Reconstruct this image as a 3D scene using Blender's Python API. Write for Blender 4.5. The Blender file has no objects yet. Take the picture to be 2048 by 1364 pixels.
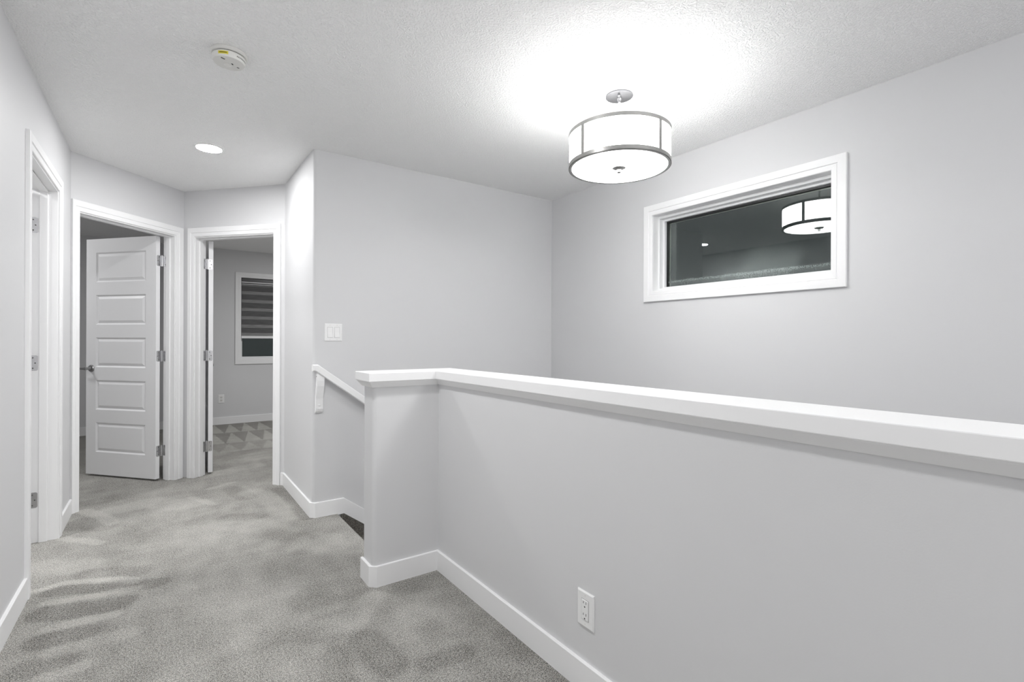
import bpy, bmesh, math, random
from mathutils import Vector, Matrix
random.seed(4)
SC = bpy.context.scene
COL = SC.collection
R = math.radians
PI = math.pi

# ------------------------------------------------------------------ measured plan (metres)
H = 2.44
XL = -0.502                       # left wall
P1 = (XL, 4.4256)                 # left wall / diagonal wall corner
P2 = (0.1511, 5.0685)             # corner between the two diagonal walls
P3 = (0.8129, 4.3342)             # second diagonal / passage wall corner
YB = 3.4215                       # stair wall
XR = 2.8596                       # wall with the high window
XH, YH, XE = 1.1647, 2.295, 0.820  # half wall: long face, return face, free end
YFAR = 7.93                       # far bedroom wall
T = 0.102
YNEAR = -2.6

# ------------------------------------------------------------------ materials
def mat(name):
    m = bpy.data.materials.new(name); m.use_nodes = True
    nt = m.node_tree
    return m, nt, nt.nodes['Principled BSDF']

def simple(name, rgb, rough=0.5, metal=0.0, spec=0.5):
    m, nt, b = mat(name)
    b.inputs['Base Color'].default_value = (*rgb, 1)
    b.inputs['Roughness'].default_value = rough
    b.inputs['Metallic'].default_value = metal
    b.inputs['Specular IOR Level'].default_value = spec
    return m

def bumpy(name, rgb, rough, scale, detail, strength, dist, ramp=None, spec=0.5):
    m, nt, b = mat(name)
    b.inputs['Base Color'].default_value = (*rgb, 1)
    b.inputs['Roughness'].default_value = rough
    b.inputs['Specular IOR Level'].default_value = spec
    tc = nt.nodes.new('ShaderNodeTexCoord')
    n = nt.nodes.new('ShaderNodeTexNoise')
    n.inputs['Scale'].default_value = scale; n.inputs['Detail'].default_value = detail
    nt.links.new(tc.outputs['Object'], n.inputs['Vector'])
    h = n.outputs['Fac']
    if ramp:
        mr = nt.nodes.new('ShaderNodeMapRange'); mr.interpolation_type = 'SMOOTHSTEP'
        mr.inputs['From Min'].default_value = ramp[0]; mr.inputs['From Max'].default_value = ramp[1]
        nt.links.new(h, mr.inputs['Value']); h = mr.outputs['Result']
    bp = nt.nodes.new('ShaderNodeBump')
    bp.inputs['Strength'].default_value = strength; bp.inputs['Distance'].default_value = dist
    nt.links.new(h, bp.inputs['Height']); nt.links.new(bp.outputs['Normal'], b.inputs['Normal'])
    return m

M_WALL = bumpy('wall_paint', (0.675, 0.676, 0.685), 0.55, 260, 2, 0.06, 0.002, None, 0.3)
M_CEIL = bumpy('knockdown_ceiling', (0.955, 0.955, 0.955), 0.85, 120, 3.0, 0.66, 0.0055, (0.46, 0.60), 0.2)
M_TRIM = simple('white_trim_paint', (0.87, 0.87, 0.875), 0.38, 0, 0.4)
M_DOOR = bumpy('white_door_paint', (0.84, 0.84, 0.85), 0.42, 400, 2, 0.04, 0.001)
M_PLASTIC = simple('white_plastic', (0.84, 0.84, 0.84), 0.35)
M_PLASTIC_OLD = simple('warm_white_plastic', (0.72, 0.715, 0.69), 0.45)
M_NICKEL = simple('satin_nickel', (0.50, 0.495, 0.485), 0.36, 1.0)
M_CHROME = simple('brushed_chrome', (0.62, 0.62, 0.63), 0.22, 1.0)
M_CANOPY = simple('grey_brushed_metal', (0.13, 0.13, 0.135), 0.45, 1.0)
M_LEVER = simple('dark_satin_nickel', (0.34, 0.34, 0.34), 0.3, 1.0)
M_DARK = simple('dark_slot', (0.012, 0.012, 0.012), 0.6)
M_GREY = simple('grey_gap', (0.12, 0.12, 0.115), 0.6)
M_SEAM = simple('plate_seam', (0.42, 0.42, 0.42), 0.6)
M_YELLOW = simple('yellow_sticker', (0.72, 0.62, 0.05), 0.5)
M_INK = simple('sticker_ink', (0.16, 0.13, 0.01), 0.6)
M_GASKET = simple('black_gasket', (0.012, 0.013, 0.013), 0.4)
M_SPACER = simple('beige_spacer', (0.42, 0.41, 0.37), 0.4)
M_VINYL = simple('white_vinyl', (0.82, 0.825, 0.83), 0.4)
M_CASSETTE = simple('grey_aluminium', (0.09, 0.09, 0.092), 0.4, 0.3)

def emit(name, rgb, strength):
    m, nt, b = mat(name)
    b.inputs['Base Color'].default_value = (0.8, 0.8, 0.8, 1)
    b.inputs['Roughness'].default_value = 0.6
    b.inputs['Emission Color'].default_value = (*rgb, 1)
    b.inputs['Emission Strength'].default_value = strength
    return m
M_SHADE = emit('lit_fabric_shade', (1.0, 1.0, 0.985), 4.9)
M_LINER = emit('dim_glow_liner', (1.0, 1.0, 0.985), 1.3)  # weaker glow for the layers added inside the drum
M_DIFF = emit('lit_diffuser', (1.0, 1.0, 0.99), 4.6)
M_LED = emit('lit_led_lens', (1.0, 1.0, 1.0), 84.0)

def carpet(name, dark, light, pile):
    m, nt, b = mat(name)
    L = nt.links; N = nt.nodes.new
    b.inputs['Roughness'].default_value = 1.0
    b.inputs['Specular IOR Level'].default_value = 0.05
    tc = N('ShaderNodeTexCoord')
    def noise(s, d, rough=0.6):
        n = N('ShaderNodeTexNoise'); n.inputs['Scale'].default_value = s
        n.inputs['Detail'].default_value = d; n.inputs['Roughness'].default_value = rough
        L.new(tc.outputs['Object'], n.inputs['Vector']); return n.outputs['Fac']
    def mr(v, a, c, lo, hi):
        k = N('ShaderNodeMapRange'); k.inputs['From Min'].default_value = a; k.inputs['From Max'].default_value = c
        k.inputs['To Min'].default_value = lo; k.inputs['To Max'].default_value = hi
        L.new(v, k.inputs['Value']); return k.outputs['Result']
    def math_(op, x, y):
        k = N('ShaderNodeMath'); k.operation = op
        for i, s in enumerate((x, y)):
            if isinstance(s, (int, float)): k.inputs[i].default_value = s
            else: L.new(s, k.inputs[i])
        return k.outputs[0]
    fine = math_('ADD', math_('MULTIPLY', noise(480, 1.5, 0.8), 0.50), math_('ADD', math_('MULTIPLY', noise(245, 1.5, 0.8), 0.36), math_('MULTIPLY', noise(105, 2, 0.6), 0.14)))                       # single tufts
    tuft = mr(fine, 0.445, 0.565, 0.0, 1.0)
    med = mr(noise(9, 3), 0.3, 0.7, -0.05, 0.05)
    big = mr(noise(2.3, 2), 0.3, 0.7, -0.07, 0.07)
    lay = math_('ADD', med, big)
    if pile:
        at = N('ShaderNodeAttribute'); at.attribute_name = 'pile'
        lay = math_('ADD', lay, mr(at.outputs['Fac'], 0.0, 1.0, -0.27, 0.27))
    fac = math_('ADD', math_('MULTIPLY', tuft, 0.80), math_('ADD', lay, 0.10))
    mix = N('ShaderNodeMix'); mix.data_type = 'RGBA'
    L.new(fac, mix.inputs['Factor']); mix.clamp_factor = True
    mix.inputs['A'].default_value = (*dark, 1); mix.inputs['B'].default_value = (*light, 1)
    # warm flecks among the grey yarn
    fl = mr(noise(150, 1), 0.56, 0.70, 0.0, 0.35)
    mix2 = N('ShaderNodeMix'); mix2.data_type = 'RGBA'
    L.new(fl, mix2.inputs['Factor']); L.new(mix.outputs['Result'], mix2.inputs['A'])
    mix2.inputs['B'].default_value = (light[0]*0.86, light[1]*0.78, light[2]*0.70, 1)
    L.new(mix2.outputs['Result'], b.inputs['Base Color'])
    bp = N('ShaderNodeBump'); bp.inputs['Strength'].default_value = 0.8; bp.inputs['Distance'].default_value = 0.006
    L.new(fine, bp.inputs['Height']); L.new(bp.outputs['Normal'], b.inputs['Normal'])
    return m
M_CARPET = carpet('grey_carpet', (0.055, 0.053, 0.048), (0.69, 0.678, 0.640), True)
M_CARPET_STAIR = carpet('shade_darkened_carpet', (0.035, 0.032, 0.027), (0.30, 0.285, 0.26), False)  # stairwell shade put into the colour, as the lamps leave the stairs too bright

def glass_mat(name, fog, zlo, zhi):
    m = bpy.data.materials.new(name); m.use_nodes = True
    nt = m.node_tree; nt.nodes.clear(); N = nt.nodes.new; L = nt.links
    out = N('ShaderNodeOutputMaterial')
    g = N('ShaderNodeBsdfGlass'); g.inputs['IOR'].default_value = 1.72; g.inputs['Roughness'].default_value = 0.0
    g.inputs['Color'].default_value = (0.93, 0.97, 0.96, 1)
    if not fog:
        L.new(g.outputs[0], out.inputs[0]); return m
    d = N('ShaderNodeBsdfDiffuse'); d.inputs['Color'].default_value = (0.42, 0.47, 0.46, 1)
    tc = N('ShaderNodeTexCoord'); sp = N('ShaderNodeSeparateXYZ'); L.new(tc.outputs['Object'], sp.inputs[0])
    def mr(v, a, c, lo, hi):
        k = N('ShaderNodeMapRange'); k.interpolation_type = 'SMOOTHSTEP'
        for n_, s in zip(('From Min', 'From Max', 'To Min', 'To Max'), (a, c, lo, hi)): k.inputs[n_].default_value = s
        L.new(v, k.inputs['Value']); return k.outputs['Result']
    def noise(s, det):
        n = N('ShaderNodeTexNoise'); n.inputs['Scale'].default_value = s; n.inputs['Detail'].default_value = det
        L.new(tc.outputs['Object'], n.inputs['Vector']); return n.outputs['Fac']
    def ma(op, x, y):
        k = N('ShaderNodeMath'); k.operation = op
        for i, s in enumerate((x, y)):
            if isinstance(s, (int, float)): k.inputs[i].default_value = s
            else: L.new(s, k.inputs[i])
        return k.outputs[0]
    # condensation: beaded band along the bottom of the pane, faint bloom of mist above it
    edge = ma('ADD', sp.outputs['Z'], ma('MULTIPLY', noise(9, 3), 0.02))
    band = mr(edge, zlo + 0.050, zlo + 0.066, 1.0, 0.0)
    bead = mr(noise(170, 2), 0.40, 0.62, 0.06, 0.62)
    rim = mr(sp.outputs['Z'], zlo + 0.022, zlo + 0.040, 0.45, 1.0)
    fac = ma('MULTIPLY', ma('MULTIPLY', band, bead), rim)
    mist = ma('MULTIPLY', mr(sp.outputs['Z'], zlo + 0.05, zlo + 0.26, 0.20, 0.0), mr(noise(3.2, 2), 0.42, 0.62, 0.1, 1.0))
    fac = ma('ADD', fac, mist)
    mx = N('ShaderNodeMixShader'); L.new(fac, mx.inputs[0]); L.new(g.outputs[0], mx.inputs[1]); L.new(d.outputs[0], mx.inputs[2])
    L.new(mx.outputs[0], out.inputs[0])
    return m

def blind_mat():
    m, nt, b = mat('zebra_fabric'); L = nt.links; N = nt.nodes.new
    tc = N('ShaderNodeTexCoord'); sp = N('ShaderNodeSeparateXYZ'); L.new(tc.outputs['Object'], sp.inputs[0])
    k = N('ShaderNodeMath'); k.operation = 'MULTIPLY_ADD'; L.new(sp.outputs['Z'], k.inputs[0])
    k.inputs[1].default_value = 1/0.119; k.inputs[2].default_value = 0.28
    f = N('ShaderNodeMath'); f.operation = 'FRACT'; L.new(k.outputs[0], f.inputs[0])
    mr = N('ShaderNodeMapRange'); mr.inputs['From Min'].default_value = 0.60; mr.inputs['From Max'].default_value = 0.66
    L.new(f.outputs[0], mr.inputs['Value'])
    n = N('ShaderNodeTexNoise'); n.inputs['Scale'].default_value = 60; n.inputs['Detail'].default_value = 2
    mp = N('ShaderNodeMapping'); mp.inputs['Scale'].default_value = (0.12, 1, 1.6)
    L.new(tc.outputs['Object'], mp.inputs[0]); L.new(mp.outputs[0], n.inputs['Vector'])
    mx = N('ShaderNodeMix'); mx.data_type = 'RGBA'; L.new(mr.outputs[0], mx.inputs['Factor'])
    mx.inputs['A'].default_value = (0.15, 0.15, 0.152, 1); mx.inputs['B'].default_value = (0.34, 0.34, 0.34, 1)
    m2 = N('ShaderNodeMix'); m2.data_type = 'RGBA'; m2.blend_type = 'MULTIPLY'; m2.inputs['Factor'].default_value = 0.6
    L.new(mx.outputs['Result'], m2.inputs['A']); L.new(n.outputs['Fac'], m2.inputs['B'])
    L.new(m2.outputs['Result'], b.inputs['Base Color']); b.inputs['Roughness'].default_value = 0.9
    return m
M_BLIND = blind_mat()

# ------------------------------------------------------------------ mesh helpers
class MB:
    def __init__(self, xf=None): self.v = []; self.f = []; self.xf = xf
    def vert(self, p): self.v.append(tuple(self.xf(*p)) if self.xf else tuple(p)); return len(self.v) - 1
    def quad(self, *pts): self.f.append([self.vert(p) for p in pts])
    def box(self, a, b):
        x0, y0, z0 = a; x1, y1, z1 = b
        i = [self.vert(p) for p in ((x0,y0,z0),(x1,y0,z0),(x1,y1,z0),(x0,y1,z0),(x0,y0,z1),(x1,y0,z1),(x1,y1,z1),(x0,y1,z1))]
        for q in ((3,2,1,0),(4,5,6,7),(0,1,5,4),(1,2,6,5),(2,3,7,6),(3,0,4,7)): self.f.append([i[k] for k in q])
    def prism(self, poly, z0, z1):               # poly: list of (x, y), extruded along z
        n = len(poly); lo = [self.vert((x, y, z0)) for x, y in poly]; hi = [self.vert((x, y, z1)) for x, y in poly]
        self.f.append(lo[::-1]); self.f.append(hi)
        for k in range(n): self.f.append([lo[k], lo[(k+1) % n], hi[(k+1) % n], hi[k]])
    def loft(self, rings, caps=True, closed=True):
        ids = [[self.vert(p) for p in r] for r in rings]; n = len(ids[0])
        for a, b in zip(ids, ids[1:]):
            for k in range(n if closed else n - 1): self.f.append([a[k], a[(k+1) % n], b[(k+1) % n], b[k]])
        if caps: self.f.append(ids[0][::-1]); self.f.append(ids[-1])
    def lathe(self, prof, c=(0,0,0), n=48, caps=True):   # prof: list of (r, z)
        self.loft([[(c[0]+r*math.cos(2*PI*k/n), c[1]+r*math.sin(2*PI*k/n), c[2]+z) for k in range(n)] for r, z in prof], caps)
    def tube(self, a, b, r, n=12):
        a, b = Vector(a), Vector(b); d = (b - a).normalized()
        u = d.orthogonal().normalized(); w = d.cross(u)
        self.loft([[tuple(p + r*(math.cos(2*PI*k/n)*u + math.sin(2*PI*k/n)*w)) for k in range(n)] for p in (a, b)])
    def sphere(self, c, r, n=12, m=8):
        self.lathe([(max(r*math.sin(PI*j/m), 1e-5), -r*math.cos(PI*j/m)) for j in range(m+1)], c, n)
    def build(self, name, material, parent=None, bevel=0, smooth=False, seg=2, merge=True):
        me = bpy.data.meshes.new(name); me.from_pydata(self.v, [], self.f); me.update()
        bm = bmesh.new(); bm.from_mesh(me)
        if merge: bmesh.ops.remove_doubles(bm, verts=bm.verts, dist=1e-5)
        bmesh.ops.recalc_face_normals(bm, faces=bm.faces)
        if bevel:
            es = [e for e in bm.edges if len(e.link_faces) == 2 and e.calc_face_angle(0) > 0.5]
            bmesh.ops.bevel(bm, geom=es, offset=bevel, segments=seg, affect='EDGES', profile=0.5)
        bm.to_mesh(me); bm.free()
        me.materials.append(material)
        if smooth:
            me.shade_smooth()
            try: me.set_sharp_from_angle(angle=R(35))
            except Exception: pass
        o = bpy.data.objects.new(name, me); COL.objects.link(o)
        if parent is not None:
            o.parent = parent
            o.matrix_parent_inverse = parent.matrix_basis.inverted()
        return o

def empty(name, loc=(0, 0, 0)):
    o = bpy.data.objects.new(name, None); COL.objects.link(o); o.location = loc; o.empty_display_size = 0.1
    return o
def tag(o, label, cat, group=None, kind=None):
    o['label'] = label; o['category'] = cat
    if group: o['group'] = group
    if kind: o['kind'] = kind
    return o
def S(o, label, cat): return tag(o, label, cat, kind='structure')
def sub(o, label): o['label'] = label; return o

def frame_xf(p, e, n):                        # local (s, o, z) -> world; s along the wall, o into the room behind
    return lambda s, o, z: (p[0] + e[0]*s + n[0]*o, p[1] + e[1]*s + n[1]*o, z)
def unit(a, b):
    d = (b[0]-a[0], b[1]-a[1]); l = math.hypot(*d); return (d[0]/l, d[1]/l), l

def wall(name, xf, s0, s1, z0, z1, t, holes, label, material=None):
    ss = sorted({s0, s1, *[h[0] for h in holes], *[h[1] for h in holes]})
    zs = sorted({z0, z1, *[h[2] for h in holes], *[h[3] for h in holes]})
    ss = [s for s in ss if s0 <= s <= s1]; zs = [z for z in zs if z0 <= z <= z1]
    def solid(i, j):
        if not (0 <= i < len(ss)-1 and 0 <= j < len(zs)-1): return False
        cs, cz = (ss[i]+ss[i+1])/2, (zs[j]+zs[j+1])/2
        return not any(h[0] < cs < h[1] and h[2] < cz < h[3] for h in holes)
    m = MB(xf)
    for i in range(len(ss)-1):
        for j in range(len(zs)-1):
            if not solid(i, j): continue
            a, b, c, d = ss[i], ss[i+1], zs[j], zs[j+1]
            m.quad((a,0,c),(b,0,c),(b,0,d),(a,0,d)); m.quad((a,t,d),(b,t,d),(b,t,c),(a,t,c))
            if not solid(i-1, j): m.quad((a,0,c),(a,0,d),(a,t,d),(a,t,c))
            if not solid(i+1, j): m.quad((b,0,d),(b,0,c),(b,t,c),(b,t,d))
            if not solid(i, j-1): m.quad((a,0,c),(a,t,c),(b,t,c),(b,0,c))
            if not solid(i, j+1): m.quad((a,0,d),(b,0,d),(b,t,d),(a,t,d))
    return S(m.build(name, material or M_WALL), label, 'wall')

def rounded(poly, radii, n=6):                # round chosen corners of a plan polygon
    out = []
    N = len(poly)
    for i, p in enumerate(poly):
        r = radii.get(i, 0)
        if not r: out.append(p); continue
        (a, _), (b, _) = unit(p, poly[i-1]), unit(p, poly[(i+1) % N])
        p0 = (p[0]+a[0]*r, p[1]+a[1]*r); p1 = (p[0]+b[0]*r, p[1]+b[1]*r)
        c = (p[0]+(a[0]+b[0])*r, p[1]+(a[1]+b[1])*r)      # right angles only
        a0 = math.atan2(p0[1]-c[1], p0[0]-c[0]); a1 = math.atan2(p1[1]-c[1], p1[0]-c[0])
        da = (a1-a0+PI) % (2*PI) - PI
        out += [(c[0]+r*math.cos(a0+da*k/n), c[1]+r*math.sin(a0+da*k/n)) for k in range(n+1)]
    return out

def offset_path(pts, d):                      # offset an open polyline to its left by d, mitred
    out = []
    for i, p in enumerate(pts):
        dirs = []
        if i > 0: dirs.append(unit(pts[i-1], p)[0])
        if i < len(pts)-1: dirs.append(unit(p, pts[i+1])[0])
        ns = [(-u[1], u[0]) for u in dirs]
        if len(ns) == 1: out.append((p[0]+ns[0][0]*d, p[1]+ns[0][1]*d)); continue
        k = 1 + ns[0][0]*ns[1][0] + ns[0][1]*ns[1][1]
        out.append((p[0]+(ns[0][0]+ns[1][0])*d/k, p[1]+(ns[0][1]+ns[1][1])*d/k))
    return out

BT, BH = 0.0125, 0.0995
def baseboard(name, pts, label, side=1, h=BH):
    outer = offset_path(pts, BT*side); soft = offset_path(pts, (BT-0.002)*side)
    m = MB(); rings = []
    for a, b, c in zip(pts, outer, soft):
        rings.append([(a[0],a[1],-0.02),(b[0],b[1],-0.02),(b[0],b[1],h-0.002),(c[0],c[1],h),(a[0],a[1],h)])
    m.loft(rings)
    return S(m.build(name, M_TRIM), label, 'baseboard')

# casing profile: (distance from the inner edge, thickness off the wall)
CAS = [(0, 0), (0, 0.0095), (0.004, 0.0115), (0.026, 0.0125), (0.0275, 0.0105), (0.030, 0.0105), (0.033, 0.0155), (0.070, 0.0165), (0.073, 0.0150), (0.073, 0)]
def casing_U(m, s0, s1, top, o, sgn, wl=None, wr=None, z0=-0.02, scale=1.0):
    rings = [[], [], [], []]
    for w, d in CAS:
        w *= scale
        a = min(w, wl) if wl else w; b = min(w, wr) if wr else w
        y = o + sgn*d
        for r, p in zip(rings, ((s0-a, y, z0), (s0-a, y, top+w), (s1+b, y, top+w), (s1+b, y, z0))): r.append(p)
    m.loft(rings)
def casing_ring(m, s0, s1, z0, z1, o, sgn):
    rs = [[(s0-w, o+sgn*d, z0-w), (s1+w, o+sgn*d, z0-w), (s1+w, o+sgn*d, z1+w), (s0-w, o+sgn*d, z1+w)] for w, d in CAS]
    for a, b in zip(rs, rs[1:]):
        for k in range(4): m.quad(a[k], a[(k+1) % 4], b[(k+1) % 4], b[k])

# ------------------------------------------------------------------ floor with the pile's brushed marks
def seg_d(px, py, a, b):
    dx, dy = b[0]-a[0], b[1]-a[1]; l2 = dx*dx+dy*dy
    t = max(0, min(1, ((px-a[0])*dx+(py-a[1])*dy)/l2))
    return math.hypot(px-a[0]-t*dx, py-a[1]-t*dy)
STROKES = [  # (points, half width, soft edge, lift)
 ([(-.473,3.146),(-.386,3.184),(-.215,3.106),(-.099,3.015)], .020, .020, .62),
 ([(-.413,2.986),(-.295,2.957),(-.185,2.945),(-.096,2.932)], .018, .018, .62),
 ([(-.365,2.714),(-.254,2.719),(-.175,2.703)], .022, .022, .62),
 ([(-.323,2.509),(-.224,2.504),(-.114,2.495)], .030, .030, .35),
 ([(-.335,2.334),(-.232,2.339)], .022, .025, .45),
 ([(-.467,3.903),(-.288,3.703)], .020, .022, .55),
 ([(-.437,4.452),(-.322,4.252),(-.257,4.057)], .030, .025, .62),
 ([(.179,4.386),(.311,4.107)], .018, .02, .45),
 ([(.31,4.554),(.472,4.642)], .022, .02, .45),
 ([(.572,4.266),(.68,3.95),(.70,3.55)], .060, .06, .35),
 ([(-.275,4.34),(-.068,4.415),(.13,4.188)], .070, .08, .40),
 ([(-.50,3.476),(-.338,3.381)], .060, .06, .38),
 ([(.342,3.642),(.556,3.422)], .070, .08, .38),
 ([(.10,3.60),(.357,3.331)], .090, .10, .32),
 ([(.717,3.02),(.93,2.83)], .090, .08, .32),
 ([(.531,2.098),(.661,2.072),(.79,2.20)], .035, .05, .38),
 ([(.884,1.998),(.963,1.902)], .05, .06, .22),
 ([(.25,2.75),(.30,2.30)], .10, .10, .14),
 ([(-.40,3.105),(-.208,3.02),(-.02,2.935)], .040, .03, -.60),
 ([(-.40,2.885),(-.28,2.828),(-.16,2.811)], .060, .03, -.62),
 ([(-.37,2.616),(-.257,2.601)], .050, .03, -.55),
 ([(-.40,2.43),(-.30,2.41)], .045, .04, -.40),
 ([(-.453,4.122),(-.394,4.189),(-.304,4.019)], .070, .05, -.42),
 ([(.519,3.313),(.688,3.101)], .050, .06, -.34),
 ([(.352,3.747),(.523,3.667)], .040, .05, -.38),
 ([(.751,4.25),(.785,3.775),(.785,3.44)], .030, .03, -.60),
 ([(.407,2.117),(.549,2.032)], .030, .05, -.28),
 ([(.558,2.344),(.756,2.358)], .070, .07, -.34),
 ([(.660,1.91),(.68,1.70)], .045, .04, -.52),
 ([(.453,4.455),(.522,4.148)], .050, .04, -.36),
 ([(-.465,4.643),(-.257,4.687)], .060, .06, -.35),
 ([(-.09,3.139),(-.30,3.25)], .040, .04, -.38),
 ([(.97,2.215),(1.128,2.185)], .050, .05, -.50),
 ([(.793,1.635),(.936,1.629)], .030, .03, -.48),
 ([(.529,1.881),(.501,1.70)], .035, .04, -.40),
 ([(1.12,2.1),(1.12,1.0)], .030, .04, -.25),
 ([(.03,5.1),(.45,5.25)], .05, .06, -.3), ([(.42,5.05),(.72,5.15)], .06, .06, .3), ([(.35,5.7),(.9,5.9)], .06, .08, -.3), ([(.6,5.45),(1.0,5.55)], .06, .08, .3),
]
from mathutils import noise as mnoise
def pile(x, y):
    v = 0.5
    if y < 5.6:
        q = mnoise.noise_vector(Vector((x*9, y*9, .3)))*.012 + mnoise.noise_vector(Vector((x*31, y*31, 1.3)))*.006
        x += q.x; y += q.y
        v += .10*mnoise.noise(Vector((x*14, y*5, 4))) + 0.06*mnoise.noise(Vector((x*5, y*16, 8)))
    for pts, w, soft, a in STROKES:
        if x < min(p[0] for p in pts)-w-soft or x > max(p[0] for p in pts)+w+soft: continue
        if y < min(p[1] for p in pts)-w-soft or y > max(p[1] for p in pts)+w+soft: continue
        d = min(seg_d(x, y, p, q) for p, q in zip(pts, pts[1:]))
        k = max(0, min(1, (w+soft-d)/soft)); k = k*k*(3-2*k)
        v += a*k*0.5 if a > 0 else a*k*0.5
    if y > 5.9 and x > 0.2:                    # vacuum cleaner zigzag in the far bedroom
        for y0, y1, x0, per, str_ in ((7.20, 7.90, 0.770, 0.183, 1.0), (6.46, 7.15, 0.719, 0.190, 0.9), (5.95, 6.40, 0.62, 0.20, 0.4)):
            if y0 <= y <= y1:
                f = (y1-y)/(y1-y0)             # 0 at the tip, 1 at the base of each light triangle
                u = ((x-x0)/per) % 1.0
                lit = u < 0.30*f+0.02 or u > 1-0.62*f
                v += (0.20 if lit else -0.26)*str_
    return max(0.0, min(1.0, v))

def span(a, b, step): n = max(1, round((b-a)/step)); return [a+(b-a)*k/n for k in range(n)]
XN = 0.967                                     # stair nosing
XHB = XH+0.125                                 # stair side of the half wall
YRB = YH+0.14                                  # stair side of the return
xs = span(-2.7, -0.62, .08)+span(-.62, XN, .011)+span(XN, XHB, .011)+span(XHB, 3.7, .03)+[3.7]
ys = span(YNEAR, 1.2, .05)+span(1.2, YRB, .011)+span(YRB, YB, .011)+span(YB, 5.3, .013)+span(5.3, 8.05, .025)+[8.05]
verts = [(x, y, 0.0) for y in ys for x in xs]
nx = len(xs); faces = []
for j in range(len(ys)-1):
    yc = (ys[j]+ys[j+1])/2
    for i in range(nx-1):
        xc = (xs[i]+xs[i+1])/2
        if xc > XN and YRB < yc < YB: continue
        if xc > XHB and yc < YB: continue
        if yc < 3 and xc > XHB: continue
        a = j*nx+i; faces.append((a, a+1, a+nx+1, a+nx))
me = bpy.data.meshes.new('floor'); me.from_pydata(verts, [], faces)
at = me.attributes.new('pile', 'FLOAT', 'POINT')
at.data.foreach_set('value', [pile(x, y) if (y > 1.2 and -0.7 < x < 3) else 0.5 for x, y, _ in verts])
bm = bmesh.new(); bm.from_mesh(me); bmesh.ops.delete(bm, geom=[v for v in bm.verts if not v.link_faces], context='VERTS')
# the carpet wraps over the top stair nosing and the floor edge drops down
lay = bm.verts.layers.float['pile']
prev = None
for k in range(9):
    a = PI/2*k/4 if k <= 4 else PI/2
    zz = -0.014+0.014*math.sin(PI/2-a) if k <= 4 else -0.014-0.03*(k-4)
    xx = XN+0.014*math.sin(a)
    row = [bm.verts.new((xx, YRB, zz)), bm.verts.new((xx, YB, zz))]
    for v in row: v[lay] = 0.5
    if prev: bm.faces.new((prev[0], row[0], row[1], prev[1]))
    prev = row
bmesh.ops.recalc_face_normals(bm, faces=bm.faces)
for f in bm.faces:
    if f.normal.z < -0.5: f.normal_flip()
bm.to_mesh(me); bm.free()
me.materials.append(M_CARPET); me.shade_smooth()
fo = bpy.data.objects.new('floor', me); COL.objects.link(fo)
S(fo, 'grey speckled carpet floor with brushed vacuum marks', 'floor')

# ------------------------------------------------------------------ ceiling
m = MB(); m.box((-2.8, YNEAR-.12, H), (3.8, 8.15, H+0.12))
S(m.build('ceiling', M_CEIL), 'white textured ceiling over hallway, stairs and bedrooms', 'ceiling')

# ------------------------------------------------------------------ walls
E1, L1 = unit(P1, P2); N1 = (-E1[1], E1[0])
E2, L2 = unit(P2, P3); N2 = (-E2[1], E2[0])
JT = 0.018
# door clear openings along each wall
D1 = (0.058, 0.824); D2 = (0.120, 0.882); DL = (3.152, 3.915); DH = 2.040
xfL = frame_xf((XL, 0), (0, 1), (-1, 0)); xf1 = frame_xf(P1, E1, N1); xf2 = frame_xf(P2, E2, N2)
def hole(d): return (d[0]-JT, d[1]+JT, -1, DH+JT)
wall('wall_left', xfL, YNEAR, P1[1], -0.05, H, 0.118, [hole(DL)], 'long light grey wall at left of hallway, around the nearest doorway')
wall('wall_diagonal_left', xf1, 0.0, L1+0.05, -0.05, H, T, [hole(D1)], 'angled light grey wall around doorway of the five panel door')
wall('wall_diagonal_right', xf2, -0.05, L2+0.07, -0.05, H, T, [hole(D2)], 'angled light grey wall around doorway to the bedroom with blind')
m = MB(); poly = rounded([(P3[0], P3[1]+0.12), (P3[0], YB), (P3[0]+0.04, YB), (P3[0]+0.04, YB+.03), (P3[0]+T, YB+T), (P3[0]+T, P3[1]+0.12)], {1: 0.020})
m.prism(poly, -0.05, H)
S(m.build('wall_passage', M_WALL, smooth=True), 'narrow bright wall with rounded edge between bedroom doorway and light switch wall', 'wall')
m = MB(); m.box((P3[0]+0.04, YB, -2.75), (XR+0.165, YB+T, H))
S(m.build('wall_stair', M_WALL), 'light grey wall behind the handrail and light switch', 'wall')
WY = (1.142, 2.295); WZ = (1.532, 2.073)
xfR = frame_xf((XR, 0), (0, 1), (1, 0))
wall('wall_right', xfR, YNEAR, YB+0.02, -2.75, H, 0.165, [(WY[0], WY[1], WZ[0], WZ[1])], 'light grey wall with the high horizontal window')
m = MB(); m.box((-2.75, YNEAR-T, -2.75), (XR+.165, YNEAR, H))
S(m.build('wall_near', M_WALL), 'light grey end wall of hallway behind the viewpoint', 'wall')
BX = (0.915, 1.80); BZ = (0.905, 2.060)
xfF = frame_xf((0, YFAR), (1, 0), (0, 1))
wall('wall_far', xfF, -2.75, 3.7, -0.05, H, 0.16, [(BX[0], BX[1], BZ[0], BZ[1])], 'far grey bedroom wall with the blind window')
m = MB(); m.prism([(P2[0]-.06, P2[1]+.06), (P2[0], P2[1]+.01), (P2[0]+.07, P2[1]+.06), (P2[0]+.07, YFAR), (P2[0]-.06, YFAR)], -0.05, H)
S(m.build('wall_partition', M_WALL), 'partition wall between the two bedrooms', 'wall')
m = MB(); m.box((3.6, YB+T, -.05), (3.7, YFAR, H)); S(m.build('wall_bedroom_right', M_WALL), 'right wall of the bedroom with blind', 'wall')
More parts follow.
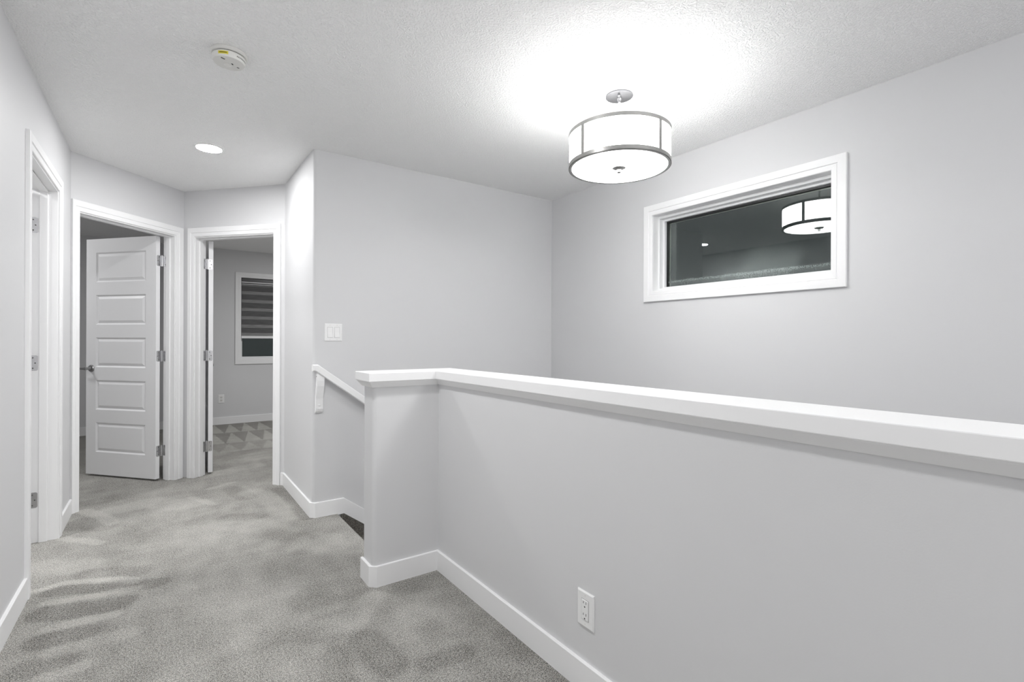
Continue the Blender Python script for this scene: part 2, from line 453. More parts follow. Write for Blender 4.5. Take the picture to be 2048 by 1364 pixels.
m = MB(); m.box((-2.75, 2.3, -.05), (-2.65, YFAR, H)); S(m.build('wall_rooms_left', M_WALL), 'outer wall of the rooms at left', 'wall')
m = MB(); m.box((-2.65, P1[1]+.01, -.05), (XL-.02, P1[1]+.11, H)); S(m.build('wall_rooms_divider', M_WALL), 'wall between the side room and the bedroom at left', 'wall')
m = MB(); m.box((-2.65, 2.3, -.05), (XL-T, 2.4, H)); S(m.build('wall_side_room', M_WALL), 'near wall of the side room', 'wall')
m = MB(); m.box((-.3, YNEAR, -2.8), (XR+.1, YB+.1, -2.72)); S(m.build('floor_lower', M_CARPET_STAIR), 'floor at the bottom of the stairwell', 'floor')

# half wall: one L of drywall, painted cap and sloped moulding
HW = [(XE, YH), (XH, YH), (XH, YNEAR), (XHB, YNEAR), (XHB, YRB), (XE, YRB)]
def Lp(d): return [(XE-d, YH-d), (XH-d, YH-d), (XH-d, YNEAR), (XHB+d, YNEAR), (XHB+d, YRB+d), (XE-d, YRB+d)]
ZC, ZF, ZA = 1.022, 0.9795, 0.9510
m = MB(); m.prism(rounded(HW, {0: 0.022, 5: 0.022}), -0.03, ZF)
hw = S(m.build('wall_half', M_WALL, smooth=True), 'waist high grey half wall guarding the stairwell, with white cap', 'wall')
m = MB(); m.prism([(XH+.002, YNEAR), (XHB, YNEAR), (XHB, YRB), (XN+.06, YRB), (XN+.06, YRB-.1), (XH+.002, YRB-.1)], -2.75, -0.03)
S(m.build('wall_below_half', M_WALL), 'stairwell wall below the half wall', 'wall')
m = MB(); m.prism(Lp(0.032), ZF, ZC); sub(m.build('cap', M_TRIM, hw, bevel=0.003), 'flat white cap on the half wall')
m = MB(); m.loft([[(x, y, ZA) for x, y in Lp(0.006)], [(x, y, ZF-.003) for x, y in Lp(0.025)], [(x, y, ZF) for x, y in Lp(0.025)]])
sub(m.build('moulding', M_TRIM, hw), 'sloped white moulding under the cap')

# ------------------------------------------------------------------ baseboards
c1 = 0.022
baseboard('baseboard_half_wall', [(XE, YRB-.002), (XE, YH+c1), (XE+c1, YH), (XH, YH), (XH, YNEAR)], 'white baseboard along the half wall', -1)
pe = (P2[0]+E2[0]*(D2[1]+.078), P2[1]+E2[1]*(D2[1]+.078))
path = [pe, P3, (P3[0], YB+c1), (P3[0]+c1, YB), (1.018, YB)]
o1 = offset_path(path, -BT); o2 = offset_path(path, -(BT-.002))
m = MB(); rings = [[(a[0],a[1],-.02),(b[0],b[1],-.02),(b[0],b[1],BH-.002),(c[0],c[1],BH),(a[0],a[1],BH)] for a, b, c in zip(path, o1, o2)]
sl = 0.735
x2 = 2.75; dz = (x2-1.018)*sl
rings[-1][0] = (1.018, YB, -.005); rings[-1][1] = (1.018, YB-BT, -.005)
rings.append([(p[0]-1.018+x2, p[1], p[2]-dz) for p in rings[-1]])
m.loft(rings)
S(m.build('baseboard_stair', M_TRIM), 'white baseboard turning down the stairs as a skirt board', 'baseboard')
baseboard('baseboard_left', [(XL, DL[1]+.078), (XL, P1[1]-.003)], 'short white baseboard between the left doorway and the panel door', -1)
baseboard('baseboard_left_near', [(XL, YNEAR), (XL, DL[0]-.078)], 'white baseboard on the left wall nearest the viewer', -1)
baseboard('baseboard_bedroom', [(P2[0]+.07, YFAR), (3.6, YFAR)], 'white baseboard under the blind window', -1, 0.1)
baseboard('baseboard_bedroom_left', [(-2.65, YFAR), (P2[0]-.06, YFAR)], 'white baseboard of the room behind the panel door', -1, 0.1)
baseboard('baseboard_partition', [(P2[0]-.06, YFAR), (P2[0]-.06, P2[1]+.10)], 'white baseboard glimpsed behind the hinge gap of the panel door', -1, 0.1)

# ------------------------------------------------------------------ doors
def leaf_mesh(m, u0, u1, v0, v1, zb, zt):      # five raised panels on both faces; u across, v thickness
    W = u1-u0; st = 0.107
    us = [0, st, W-st, W]
    zs = [0, .193]
    for k in range(5):
        zs.append(zs[-1]+.254)
        if k < 4: zs.append(zs[-1]+.110)
    zs.append(zt-zb)
    for v, d in ((v0, 1), (v1, -1)):
        for i in range(3):
            for j in range(len(zs)-1):
                a, b, c, e = u0+us[i], u0+us[i+1], zb+zs[j], zb+zs[j+1]
                if i == 1 and 1 <= j <= 9 and j % 2 == 1:
                    rs = []
                    for ins, dep in ((0, 0), (.005, .004), (.011, .0095), (.015, .0095), (.033, .0025), (.036, .0015)):
                        y = v+d*dep
                        rs.append([(a+ins, y, c+ins), (b-ins, y, c+ins), (b-ins, y, e-ins), (a+ins, y, e-ins)])
                    for p, q in zip(rs, rs[1:]):
                        for k in range(4): m.quad(p[k], p[(k+1) % 4], q[(k+1) % 4], q[k])
                    m.quad(*rs[-1])
                else: m.quad((a, v, c), (b, v, c), (b, v, e), (a, v, e))
    for i in range(3):
        for z in (zb, zt): m.quad((u0+us[i], v0, z), (u0+us[i+1], v0, z), (u0+us[i+1], v1, z), (u0+us[i], v1, z))
    for j in range(len(zs)-1):
        for u in (u0, u1): m.quad((u, v0, zb+zs[j]), (u, v1, zb+zs[j]), (u, v1, zb+zs[j+1]), (u, v0, zb+zs[j+1]))

def plate(m, c, du, dz, axis, th, face):       # rounded hinge leaf; axis 's' lies across s, 'o' lies across o
    r = 0.009; pts = []
    for sx, sz in ((1, 1), (-1, 1), (-1, -1), (1, -1)):
        a0 = {(1, 1): 0, (-1, 1): 90, (-1, -1): 180, (1, -1): 270}[(sx, sz)]
        for k in range(5):
            a = R(a0+22.5*k); pts.append((sx*(du-r)+r*math.cos(a), sz*(dz-r)+r*math.sin(a)))
    rings = []
    for t_ in (0, th):
        if axis == 's': rings.append([(c[0]+p, c[1]+face*t_, c[2]+q) for p, q in pts])
        else: rings.append([(c[0]+face*t_, c[1]+p, c[2]+q) for p, q in pts])
    m.loft(rings)

HZ = (1.833, 1.037, 0.246)
def door_unit(name, xf, d, hinge_high, label, wl=None, wr=None, leaf=True, extra=0.0, T=T):
    """d: clear opening along s; the leaf is hinged at d[1] when hinge_high, else d[0], and stands open 90 degrees into the room."""
    s0, s1 = d
    base = xf((s0+s1)/2, 0.05, 0)
    root = S(empty(name, base), label, 'door')
    m = MB(xf)                                   # lining boards
    m.box((s0-JT, -0.001, -.02), (s0, T+.001, DH)); m.box((s1, -0.001, -.02), (s1+JT, T+.001, DH))
    m.box((s0-JT, -0.001, DH), (s1+JT, T+.001, DH+JT))
    m.build('jamb', M_TRIM, root)
    m = MB(xf); q0, q1 = 0.040, 0.077
    m.box((s0, q0, -.02), (s0+.010, q1, DH)); m.box((s1-.010, q0, -.02), (s1, q1, DH)); m.box((s0, q0, DH-.010), (s1, q1, DH))
    m.build('door_stop', M_TRIM, root, bevel=0.002)
    for o, sg in ((0, -1), (T, 1)):
        m = MB(xf); casing_U(m, s0-.005, s1+.005, DH+.008, o, sg, wl if o == 0 else 0.05, wr if o == 0 else 0.05)
        m.build('casing', M_TRIM, root)
    k = 1 if hinge_high else -1
    pin = (s1-.014 if hinge_high else s0+.012, T+.006)
    e0 = pin[0]-k*.012; e1 = pin[0]-k*.047      # leaf faces
    o0 = pin[1]+.007; o1 = o0+.750
    zb, zt = 0.016, 2.036
    ca, sa = math.cos(R(extra)), math.sin(R(extra))*(1 if hinge_high else -1)
    def xr(s_, o_, z_):                         # the leaf swings further about the pin
        ds, do = s_-pin[0], o_-pin[1]
        return xf(pin[0]+ds*ca+do*sa, pin[1]-ds*sa+do*ca, z_)
    if leaf:
        g = lambda u, v, z: xr(v, u, z)
        m = MB(g); leaf_mesh(m, o0, o1, min(e0, e1), max(e0, e1), zb, zt)
        lf = m.build('door_leaf', M_DOOR, root)
        zl = 0.925
        for face, sg in ((e1, -k), (e0, k)):
            mm = MB(xr)
            cu = o1-.060
            def ring(r, off, n=24): return [(face+sg*off, cu+r*math.cos(2*PI*q/n), zl+r*math.sin(2*PI*q/n)) for q in range(n)]
            mm.loft([ring(.031, -.001), ring(.031, .004), ring(.027, .010), ring(.013, .012), ring(.011, .040), ring(.013, .042), ring(.012, .056), ring(.004, .058)])
            # lever arm
            n = 12; rr = []
            for u, rad, off in ((cu+.004, .010, .048), (cu+.03, .009, .050), (cu+.06, .008, .052), (cu+.074, .009, .052), (cu+.080, .004, .052)):
                rr.append([(face+sg*off+rad*.75*math.cos(2*PI*q/n), u, zl+rad*math.sin(2*PI*q/n)) for q in range(n)])
            mm.loft(rr)
            sub(mm.build('lever_handle', M_LEVER, lf, smooth=True), 'satin nickel lever handle')
    for z in HZ:
        mr_ = MB(xr); mr_.box((min(pin[0], e0), o0-.0025, z-.0445), (max(pin[0], e0), o0-.0005, z+.0445)); plate(mr_, (e0-k*.0175+k*.004, o0+.0005, z), .0165, .0445, 's', .002, -1)
        mm = MB(xf); sj = s1 if hinge_high else s0; mm.v += mr_.v; mm.f += mr_.f
        mm.box((min(pin[0], sj), T+.002, z-.0445), (max(pin[0], sj), T+.004, z+.0445))
        jo = T-.018
        plate(mm, ((s1 if hinge_high else s0)+k*.0005, jo, z), .0175, .0445, 'o', .002, -k)
        c = xf(pin[0], pin[1], z)
        a, b = (c[0], c[1], z-.0445), (c[0], c[1], z+.0445)
        hb = MB(); hb.tube(a, b, .0062, 14)
        for j in range(1, 5): hb.lathe([(.0066, z-.0445+j*.0178-.001), (.0066, z-.0445+j*.0178+.001)], (c[0], c[1], 0), 14)
        hb.lathe([(.0045, z+.0445), (.0055, z+.048), (.002, z+.051)], (c[0], c[1], 0), 14)
        base_n = len(mm.v); mm.v += hb.v; mm.f += [[i+base_n for i in f] for f in hb.f]
        h = sub(mm.build('hinge', M_CHROME, root, smooth=True), 'chrome hinge')
        sm = MB(xf); sl_ = MB(xr)
        for dz_ in (-.030, 0, .030):
            off = .006 if dz_ == 0 else -.004
            for (cc, ax) in (((e0-k*.0175+k*.004-k*off, o0-.0016, z+dz_), 's'), (((s1 if hinge_high else s0)-k*.0016, jo-off, z+dz_), 'o')):
                n = 10; r = .0036
                if ax == 's': sl_.loft([[(cc[0]+r*math.cos(2*PI*q/n), cc[1]-t_, cc[2]+r*math.sin(2*PI*q/n)) for q in range(n)] for t_ in (0, .0008)])
                else: sm.loft([[(cc[0]-k*t_, cc[1]+r*math.cos(2*PI*q/n), cc[2]+r*math.sin(2*PI*q/n)) for q in range(n)] for t_ in (0, .0008)])
        b_n = len(sm.v); sm.v += sl_.v; sm.f += [[i+b_n for i in f] for f in sl_.f]
        sm.build('screw', M_GREY, h)
    return root
door_unit('door_1', xf1, D1, True, 'white five panel door standing open in the left angled doorway', wl=0.052, wr=0.068, extra=3.5)
door_unit('door_2', xf2, D2, False, 'white door seen edge on, open into the bedroom with the blind', wl=0.060, wr=0.068, extra=48)
xfLd = frame_xf((XL, 0), (0, 1), (-1, 0))
door_unit('door_3', xfLd, DL, True, 'white cased doorway in the left wall, bright hinges on its far jamb', T=0.118)

# ------------------------------------------------------------------ windows
def ring_boxes(m, s0, s1, z0, z1, ws, wb, wt, o0, o1):
    rs = [[(s0, o, z0), (s1, o, z0), (s1, o, z1), (s0, o, z1)] for o in (o0, o1)]
    ri = [[(s0+ws, o, z0+wb), (s1-ws, o, z0+wb), (s1-ws, o, z1-wt), (s0+ws, o, z1-wt)] for o in (o0, o1)]
    for k in range(4):
        j = (k+1) % 4
        m.quad(rs[0][k], rs[0][j], ri[0][j], ri[0][k]); m.quad(rs[1][k], rs[1][j], ri[1][j], ri[1][k])
        m.quad(ri[0][k], ri[0][j], ri[1][j], ri[1][k]); m.quad(rs[0][k], rs[0][j], rs[1][j], rs[1][k])

w1 = S(empty('window_1', (XR, (WY[0]+WY[1])/2, WZ[0])), 'high horizontal window in the right wall, dark night glass reflecting the pendant', 'window')
m = MB(xfR); casing_ring(m, WY[0], WY[1], WZ[0], WZ[1], 0, -1); m.build('casing', M_TRIM, w1)
m = MB(xfR); ring_boxes(m, WY[0]-.001, WY[1]+.001, WZ[0]-.001, WZ[1]+.001, .002, .002, .002, -.002, .165); m.build('jamb', M_TRIM, w1)
m = MB(xfR); ring_boxes(m, WY[0]+.001, WY[1]-.001, WZ[0]+.001, WZ[1]-.001, .014, .022, .018, .055, .145); m.build('window_frame', M_VINYL, w1, bevel=.0015)
i0 = .015
m = MB(xfR); ring_boxes(m, WY[0]+i0, WY[1]-i0, WZ[0]+.023, WZ[1]-.019, .016, .011, .015, .090, .145); m.build('sash', M_VINYL, w1, bevel=.001)
g0, g1, h0, h1 = WY[0]+i0+.016, WY[1]-i0-.016, WZ[0]+.034, WZ[1]-.034
m = MB(xfR); ring_boxes(m, g0-.001, g1+.001, h0-.001, h1+.001, .007, .003, .010, .112, .144); m.build('gasket', M_GASKET, w1)
m = MB(xfR); ring_boxes(m, g0+.007, g1-.007, h0+.003, h1-.010, .009, .004, .005, .138, .1435); m.build('spacer_bar', M_SPACER, w1)
m = MB(xfR); m.box((g0+.001, .128, h0+.001), (g1-.001, .132, h1-.001))
sub(m.build('pane', glass_mat('fogged_night_glass', True, h0, h1), w1), 'dark glass pane with a band of condensation along its bottom')

w2 = S(empty('window_2', (BX[0], YFAR, BZ[0])), 'bedroom window partly covered by the striped blind', 'window')
m = MB(xfF); casing_ring(m, BX[0], BX[1], BZ[0], BZ[1], 0, -1); m.build('casing', M_TRIM, w2)
m = MB(xfF); ring_boxes(m, BX[0]-.001, BX[1]+.001, BZ[0]-.001, BZ[1]+.001, .002, .002, .002, -.002, .16); m.build('jamb', M_TRIM, w2)
m = MB(xfF); ring_boxes(m, BX[0]+.001, BX[1]-.001, BZ[0]+.001, BZ[1]-.001, .022, .030, .03, .075, .13); m.build('window_frame', M_VINYL, w2, bevel=.0015)
m = MB(xfF); ring_boxes(m, BX[0]+.022, BX[1]-.022, BZ[0]+.03, BZ[1]-.03, .006, .006, .006, .09, .12); m.build('gasket', M_GASKET, w2)
m = MB(xfF); m.box((BX[0]+.024, .103, BZ[0]+.032), (BX[1]-.024, .107, BZ[1]-.032)); m.build('pane', glass_mat('night_glass', False, 0, 0), w2)

bl = tag(empty('zebra_blind', (BX[0], YFAR, 1.2)), 'grey horizontally striped roller blind half lowered in the bedroom window', 'blind')
m = MB(xfF); m.box((BX[0]+.004, .005, 1.962), (BX[1]-.004, .070, 2.055)); sub(m.build('cassette', M_CASSETTE, bl, bevel=.006), 'grey metal cassette of the blind')
m = MB(xfF); m.box((BX[0]+.006, .002, 1.992), (BX[1]-.006, .0065, 2.002)); m.box((BX[0]+.006, .002, 1.966), (BX[1]-.006, .0065, 1.972)); sub(m.build('cassette_trim', M_TRIM, bl), 'white strip on the cassette')
m = MB(xfF); m.box((BX[0]+.008, .022, 1.225), (BX[1]-.008, .0235, 1.965)); m.build('fabric', M_BLIND, bl)
m = MB(xfF); m.box((BX[0]+.006, .012, 1.198), (BX[1]-.006, .034, 1.232)); sub(m.build('bottom_rail', M_TRIM, bl, bevel=.003), 'white bottom rail')

# ------------------------------------------------------------------ pendant lamp
LX, LY = 1.88, 1.723
pl = tag(empty('pendant_lamp', (LX, LY, H)), 'lit white drum pendant lamp with nickel bands above the stairwell', 'lamp')
c = (LX, LY, 0)
m = MB(); m.lathe([(.064, H), (.064, 2.416), (.064, 2.414)], c, 64); m.build('canopy', M_CHROME, pl, smooth=True)
m = MB(); m.lathe([(.064, 2.4155), (.068, 2.414), (.068, 2.409), (.060, 2.4075), (.0005, 2.407)], c, 64); m.build('canopy_cover', M_CANOPY, pl, smooth=True)
m = MB()
for a in (40, 220):
    x, y = LX+.036*math.cos(R(a)), LY+.036*math.sin(R(a)); m.lathe([(.005, 2.408), (.005, 2.402), (.0065, 2.401), (.0065, 2.396), (.003, 2.393)], (x, y, 0), 16)
m.lathe([(.012, 2.408), (.011, 2.395), (.007, 2.386)], c, 20)
m.build('canopy_screw', M_CHROME, pl, smooth=True)
m = MB(); m.tube((LX, LY, 2.39), (LX, LY, 2.10), .0062, 16); m.build('rod', M_CHROME, pl, smooth=True)
RZ0, RZ1, RR = 2.050, 2.222, 0.250
def band(m, r0, r1, z0, z1, n=96):
    q = [(r0, z0), (r1, z0), (r1, z1), (r0, z1)]
    rings = [[(LX+r*math.cos(2*PI*k/n), LY+r*math.sin(2*PI*k/n), z) for r, z in q] for k in range(n)]
    for k in range(n):
        a, b = rings[k], rings[(k+1) % n]
        for j in range(4): m.quad(a[j], b[j], b[(j+1) % 4], a[(j+1) % 4])
m = MB(); band(m, RR-.0012, RR-.0005, RZ0+.004, RZ1-.003); m.build('shade', M_SHADE, pl, smooth=True)
m = MB(); band(m, RR-.0030, RR-.0018, RZ0+.008, RZ1-.003); m.build('added_dim_liner', M_LINER, pl, smooth=True)  # unseen inner layer added to cut the light thrown on the ceiling
m = MB(); band(m, RR-.004, RR+.0030, RZ1-.018, RZ1); band(m, RR-.013, RR+.0025, RZ0, RZ0+.0035); band(m, RR-.0005, RR+.0025, RZ0, RZ0+.021)
for k in range(4):
    a = R(0.5+90*k); e = (math.cos(a), math.sin(a)); n_ = (-e[1], e[0])
    p = [(LX+e[0]*r+n_[0]*w, LY+e[1]*r+n_[1]*w) for r, w in ((RR-.0005, -.0098), (RR+.0030, -.0098), (RR+.0030, .0098), (RR-.0005, .0098))]
    m.prism(p, RZ0+.01, RZ1-.006)
for k in range(3):
    a = R(30+120*k); m.tube((LX, LY, 2.195), (LX+(RR-.003)*math.cos(a), LY+(RR-.003)*math.sin(a), 2.212), .003, 8)
m.build('shade_frame', M_NICKEL, pl, smooth=True)
m = MB(); m.lathe([(.0005, RZ0+.0036), (RR-.006, RZ0+.0036)], c, 96, False); m.build('diffuser', M_DIFF, pl)
m = MB(); m.lathe([(.0005, RZ0+.0075), (RR-.006, RZ0+.0075)], c, 96, False)
m.build('added_dim_back', M_LINER, pl)  # unseen disc added over the diffuser to dim its upward light
m = MB(); m.lathe([(.033, RZ0+.0035), (.0335, RZ0-.001), (.024, RZ0-.006), (.012, RZ0-.009), (.010, RZ0-.016), (.011, RZ0-.022), (.006, RZ0-.026), (.0005, RZ0-.027)], c, 40); m.build('finial', M_NICKEL, pl, smooth=True)

# ------------------------------------------------------------------ recessed lights
DLT = (0.25, 3.813)
def downlight(x, y, label):
    o = tag(empty('recessed_downlight', (x, y, H)), label, 'ceiling light')
    m = MB(); m.lathe([(.0715, H-.001), (.0735, H-.006), (.077, H-.0065), (.084, H-.003), (.085, H)], (x, y, 0), 56, False); m.build('trim_ring', M_PLASTIC, o, smooth=True)
    m = MB(); m.lathe([(.0005, H-.0058), (.0728, H-.0058)], (x, y, 0), 56, False); m.build('lens', M_LED, o)
    return o
downlight(*DLT, 'lit round recessed light in the hallway ceiling near the bedroom doors')

# ------------------------------------------------------------------ smoke detector
dx, dy = 0.238, 2.503
sd = tag(empty('smoke_detector', (dx, dy, H)), 'round off white smoke detector on the hallway ceiling', 'smoke detector')
c = (dx, dy, 0)
m = MB(); m.lathe([(.070, H), (.0735, H-.006), (.0735, H-.010), (.068, H-.015), (.060, H-.016)], c, 64); m.build('mounting_plate', M_PLASTIC_OLD, sd, smooth=True)
m = MB(); m.lathe([(.0605, H-.010), (.0605, H-.020)], c, 64); m.build('dark_gap', M_GREY, sd)
m = MB(); m.lathe([(.0635, H-.019), (.0655, H-.021), (.0635, H-.040), (.060, H-.045), (.030, H-.0475), (.0005, H-.048)], c, 64); m.build('body', M_PLASTIC_OLD, sd, smooth=True)
def patch(m, a0, a1, z0, z1, r0, r1, n=10):
    for k in range(n):
        a, b = R(a0+(a1-a0)*k/n), R(a0+(a1-a0)*(k+1)/n)
        m.quad((dx+r0*math.cos(a), dy+r0*math.sin(a), z0), (dx+r0*math.cos(b), dy+r0*math.sin(b), z0), (dx+r1*math.cos(b), dy+r1*math.sin(b), z1), (dx+r1*math.cos(a), dy+r1*math.sin(a), z1))
m = MB(); patch(m, 226, 262, H-.0375, H-.0255, .0644, .0656); m.build('warning_sticker', M_YELLOW, sd)
m = MB(); patch(m, 230, 258, H-.0330, H-.0290, .0650, .0654); sub(m.build('printed_line', M_INK, sd), 'dark printed line on the yellow sticker')
def slot(nm, x, y, w, d, rot, material, z=H-.0462, h=.002):
    m = MB(); ca, sa = math.cos(R(rot)), math.sin(R(rot))
    m.prism([(dx+x+ca*p-sa*q, dy+y+sa*p+ca*q) for p, q in ((-w, -d), (w, -d), (w, d), (-w, d))], z-h, z+.002); return m.build(nm, material, sd)
slot('vent_slot', -.026, -.034, .008, .0035, 20, M_GREY, H-.0452); slot('vent_slot', .034, .012, .0075, .0035, 25, M_GREY, H-.0452); slot('sounder_hole', .012, -.008, .005, .0025, 60, M_DARK, H-.0468)
m = MB(); m.lathe([(.016, H-.0465), (.0155, H-.0500), (.012, H-.0515), (.0005, H-.052)], (dx-.004, dy+.012, 0), 28); m.build('test_button', M_PLASTIC_OLD, sd, smooth=True)
m = MB()
for k in range(9):
    patch(m, 292+k*6, 295.5+k*6, H-.036, H-.031, .0643, .0649, 2)
m.build('side_vent', M_GREY, sd)

# ------------------------------------------------------------------ switch and outlets
def plate_box(m, s0, s1, z0, z1, th, xf_, b=0.004):
    rs = [[(s0, 0, z0), (s1, 0, z0), (s1, 0, z1), (s0, 0, z1)], [(s0, -th*.55, z0), (s1, -th*.55, z0), (s1, -th*.55, z1), (s0, -th*.55, z1)],
          [(s0+b, -th, z0+b), (s1-b, -th, z0+b), (s1-b, -th, z1-b), (s0+b, -th, z1-b)]]
    m.loft(rs)
xfB = frame_xf((0, YB), (1, 0), (0, 1))
sw = tag(empty('light_switch', (.9455, YB, 1.228)), 'white double rocker light switch above the handrail', 'light switch')
m = MB(xfB); plate_box(m, .888, 1.003, 1.170, 1.287, .006, xfB); m.build('wall_plate', M_PLASTIC, sw)
for cx in (.9225, .9685):
    m = MB(xfB); m.box((cx-.0178, -.0062, 1.1935), (cx+.0178, -.0057, 1.2635)); m.build('rocker_gap', M_SEAM, sw)
    m = MB(xfB)
    z0, zm, z1 = 1.195, 1.2285, 1.262
    a, b = cx-.0163, cx+.0163
    for p in ((a, -.0055), (b, -.0055)): pass
    m.loft([[(a, -.005, z0), (b, -.005, z0), (b, -.0110, z0), (a, -.0110, z0)], [(a, -.005, zm), (b, -.005, zm), (b, -.0075, zm), (a, -.0075, zm)], [(a, -.005, z1), (b, -.005, z1), (b, -.0070, z1), (a, -.0070, z1)]])
    m.build('rocker', M_PLASTIC, sw)
    for z in (1.180, 1.277):
        m = MB(xfB); n = 12; m.loft([[(cx+.0028*math.cos(2*PI*k/n), o, z+.0028*math.sin(2*PI*k/n)) for k in range(n)] for o in (-.0055, -.0065)]); m.build('plate_screw', M_PLASTIC_OLD, sw)

def outlet(xf_, sc, zc, w, h, label, decora):
    o = tag(empty('power_outlet', xf_(sc, 0, zc)), label, 'power outlet')
    m = MB(xf_); plate_box(m, sc-w/2, sc+w/2, zc-h/2, zc+h/2, .006, xf_); m.build('wall_plate', M_PLASTIC, o)
    if decora:
        m = MB(xf_); m.box((sc-.0178, -.0064, zc-.0347), (sc+.0178, -.0058, zc+.0347)); m.build('socket_gap', M_SEAM, o)
        m = MB(xf_); plate_box(m, sc-.0165, sc+.0165, zc-.0335, zc+.0335, .0085, xf_, .0015); so = m.build('socket_face', M_PLASTIC, o); fr = -.0086; dzs = (.0195, -.0195)
    else:
        m = MB(xf_); n = 24
        for dz_ in (.0195, -.0195):
            m.loft([[(sc+.0168*math.cos(2*PI*k/n), off, zc+dz_+max(-.0125, min(.0125, .0168*math.sin(2*PI*k/n)))) for k in range(n)] for off in (-.004, -.0085)])
        so = m.build('socket_face', M_PLASTIC_OLD, o); fr = -.0086; dzs = (.0195, -.0195)
    m = MB(xf_)
    for dz_ in dzs:
        for sx, hh in ((-.0063, .0042), (.0063, .0036)):
            m.box((sc+sx-.0010, fr-.0003, zc+dz_+.002-hh+.003), (sc+sx+.0010, fr+.002, zc+dz_+.002+hh+.003))
        n = 10; m.loft([[(sc+.0026*math.cos(2*PI*k/n), off, zc+dz_-.0085+.0026*math.sin(2*PI*k/n)) for k in range(n)] for off in (fr-.0003, fr+.002)])
    m.build('slot', M_DARK, so)
    for dz_ in (-h/2+.012, h/2-.012):
        m = MB(xf_); n = 12; m.loft([[(sc+.0026*math.cos(2*PI*k/n), off, zc+dz_+.0026*math.sin(2*PI*k/n)) for k in range(n)] for off in (-.0055, -.0064)]); m.build('plate_screw', M_PLASTIC_OLD, o)
    return o
xfH = frame_xf((XH, 0), (0, 1), (1, 0))
outlet(xfH, 1.2045, .2755, .078, .119, 'white rectangular power outlet low on the half wall', True)
outlet(xfF, .675, .355, .072, .118, 'white power outlet on the far bedroom wall, below and left of the blind window', False)

# ------------------------------------------------------------------ handrail
hr = tag(empty('handrail', (.80, YB, 1.0)), 'white handrail sloping down the stair wall on a curved bracket', 'handrail')
ya, yb_ = YB-.072, YB-.030
sl = 0.735
top = [(.800, 1.0165), (.832, 1.0155), (2.60, 1.0155-(2.60-.832)*sl)]
bot = [(.800, .9725), (.818, .9715), (2.60, .9715-(2.60-.818)*sl-.002)]
m = MB()
rings = []
for (xt, zt), (xb, zb) in zip(top, bot):
    k = .006
    rings.append([(xb, ya+k, zb), (xb, ya, zb+k), (xt, ya, zt-k), (xt, ya+k, zt), (xt, yb_-k, zt), (xt, yb_, zt-k), (xb, yb_, zb+k), (xb, yb_-k, zb)])
m.loft(rings); m.build('rail', M_TRIM, hr)
def bracket(xc, ztop):
    prof = [(0, .0), (.012, .0), (.021, .012), (.025, .028), (.026, .065), (.030, .100), (.042, .140), (.055, .180), (.0605, .215), (.0605, .262), (.036, .262), (.030, .215), (.018, .165), (.008, .125), (0, .095)]
    zb = ztop-.258; m = MB(); w = .0235
    m.loft([[(x, YB-o, zb+z-(x-xc)*(sl if z > .25 else 0)) for o, z in prof] for x in (xc-w, xc-w+.003, xc+w-.003, xc+w)])
    b = m.build('bracket', M_TRIM, hr, bevel=.002)
    for z, o in ((.028, .0255), (.052, .026)):
        m = MB(); n = 14; m.loft([[(xc+r*math.cos(2*PI*k/n), YB-o-d, zb+z+r*math.sin(2*PI*k/n)) for k in range(n)] for r, d in ((.0065, -.002), (.0065, .001), (.004, .003))]); m.build('screw_cap', M_TRIM, b)
    m = MB(); n = 12; m.loft([[(xc-w+.002-d, YB-.045+r*math.cos(2*PI*k/n), zb+.243+r*math.sin(2*PI*k/n)) for k in range(n)] for r, d in ((.004, 0), (.004, .004), (.002, .006))]); sub(m.build('screw', M_CHROME, b), 'chrome screw')
bracket(.851, .952)
bracket(2.05, 1.0155-(2.05-.832)*sl-.06)

# ------------------------------------------------------------------ stairs
m = MB(); n = 7; rise = .190; run = .252
pts = [(XN-.02, -.12)]
for k in range(1, n+1):
    pts += [(XN-.02+(k-1)*run, -rise*k), (XN+k*run, -rise*k), (XN+k*run+.008, -rise*k-.012), (XN+k*run, -rise*k-.03)]
pts[1] = (XN-.02, -rise)
pts += [(XN+n*run-.02, -rise*(n+1)), (XR, -rise*(n+1)), (XR, -rise*(n+1)-.15), (XN+.1, -.62), (XN-.02, -.45)]
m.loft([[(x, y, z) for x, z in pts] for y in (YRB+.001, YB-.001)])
S(m.build('staircase', M_CARPET_STAIR), 'carpeted stairs, darkened to stand for shade, descending behind the half wall', 'stairs')
# string added to close the gap below the skirt board, coloured dark for shade
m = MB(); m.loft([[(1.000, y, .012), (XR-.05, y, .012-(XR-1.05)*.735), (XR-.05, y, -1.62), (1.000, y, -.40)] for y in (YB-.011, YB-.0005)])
S(m.build('trim_1', M_CARPET_STAIR), 'added carpet edge, darkened for shade, under the stair skirt board', 'stairs')

# ------------------------------------------------------------------ lights
def area(name, loc, size, power, shape='DISK', rot=(0, 0, 0), col=(1, 1, 1)):
    l = bpy.data.lights.new(name, 'AREA'); l.shape = shape; l.size = size; l.energy = power; l.color = col
    o = bpy.data.objects.new(name, l); o.location = loc; o.rotation_euler = rot; COL.objects.link(o); return o
PW_DOWN = 92*PI*PI*.0728**2     # same output as the lens in view; first inferred from light on the half wall, second added unseen for fill
area('unseen_hall_light', (.25, 1.65, H-.006), .145, PW_DOWN)
area('unseen_hall_light', (.25, -1.3, H-.006), .145, PW_DOWN)
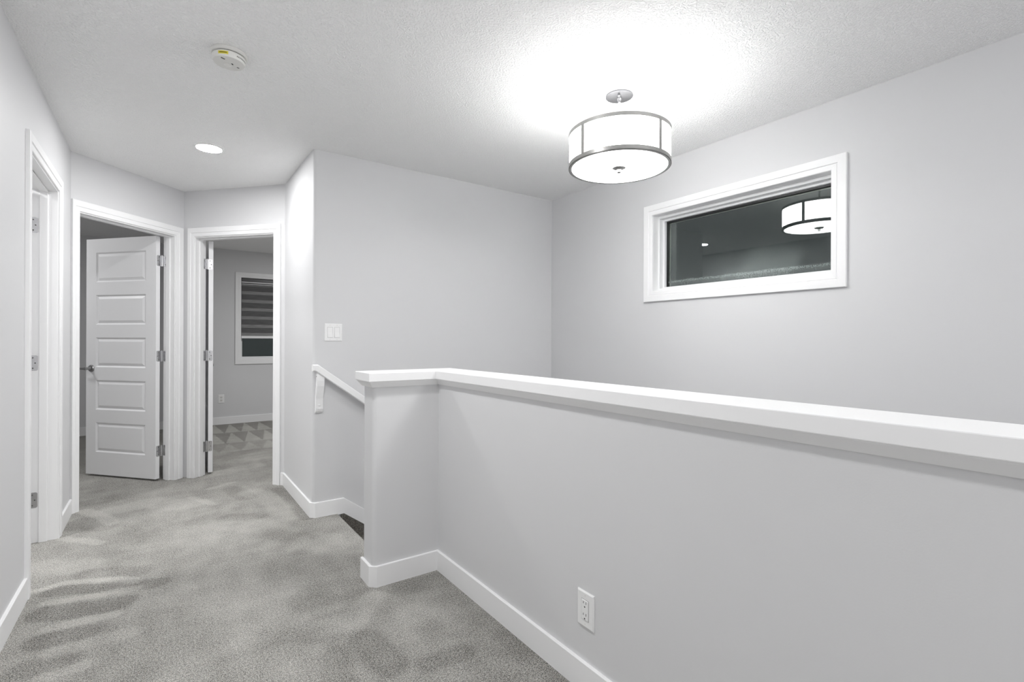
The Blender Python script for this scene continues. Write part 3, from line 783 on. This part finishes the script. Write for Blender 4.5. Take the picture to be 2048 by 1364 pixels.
# the open area over the stairwell goes on behind the viewpoint; unseen fill light added there
l = bpy.data.lights.new('rear_fill_light', 'POINT'); l.energy = 11; l.shadow_soft_size = .16
o = bpy.data.objects.new('rear_fill_light', l); o.location = (1.88, -1.75, 2.12); COL.objects.link(o)
area('side_room_ceiling_light', (-1.5, 3.4, H-.006), .30, 7)
area('bedroom_fill_light', (1.9, 6.1, H-.006), .30, 8.5)  # unseen fill, added to lift the bedroom above the hall spill
area('bedroom_fill_light', (-1.6, 5.6, H-.006), .30, 4.2)  # unseen fill, added to brighten the panel door and its room

w = bpy.data.worlds.new('night'); SC.world = w; w.use_nodes = True
w.node_tree.nodes['Background'].inputs[0].default_value = (0.010, 0.013, 0.014, 1)
w.node_tree.nodes['Background'].inputs[1].default_value = 0.3

# ------------------------------------------------------------------ camera
f_px, yaw, pitch, roll = 987.54, R(-35.3416), R(-0.00535), R(0.22314)
fw0 = Vector((-math.sin(yaw), math.cos(yaw), 0)); rt = Vector((math.cos(yaw), math.sin(yaw), 0)); up0 = Vector((0, 0, 1))
fw = fw0*math.cos(pitch)+up0*math.sin(pitch); up = up0*math.cos(pitch)-fw0*math.sin(pitch)
rr_ = rt*math.cos(roll)+up*math.sin(roll); uu = up*math.cos(roll)-rt*math.sin(roll)
cd = bpy.data.cameras.new('camera'); cam = bpy.data.objects.new('camera', cd); COL.objects.link(cam)
cd.sensor_width = 36; cd.lens = f_px*36/2048; cd.clip_start = 0.02
cam.matrix_world = Matrix(((rr_.x, uu.x, -fw.x, 0), (rr_.y, uu.y, -fw.y, 0), (rr_.z, uu.z, -fw.z, 1.1752), (0, 0, 0, 1)))
SC.camera = cam

vs = SC.view_settings
SC.display_settings.display_device = 'sRGB'
vs.view_transform = 'Standard'; vs.look = 'None'; vs.gamma = 1.0; vs.use_curve_mapping = False
vs.exposure = 1.89
SC.cycles.max_bounces = 12; SC.cycles.diffuse_bounces = 8; SC.cycles.glossy_bounces = 5; SC.cycles.transmission_bounces = 8
SC.cycles.sample_clamp_indirect = 8.0
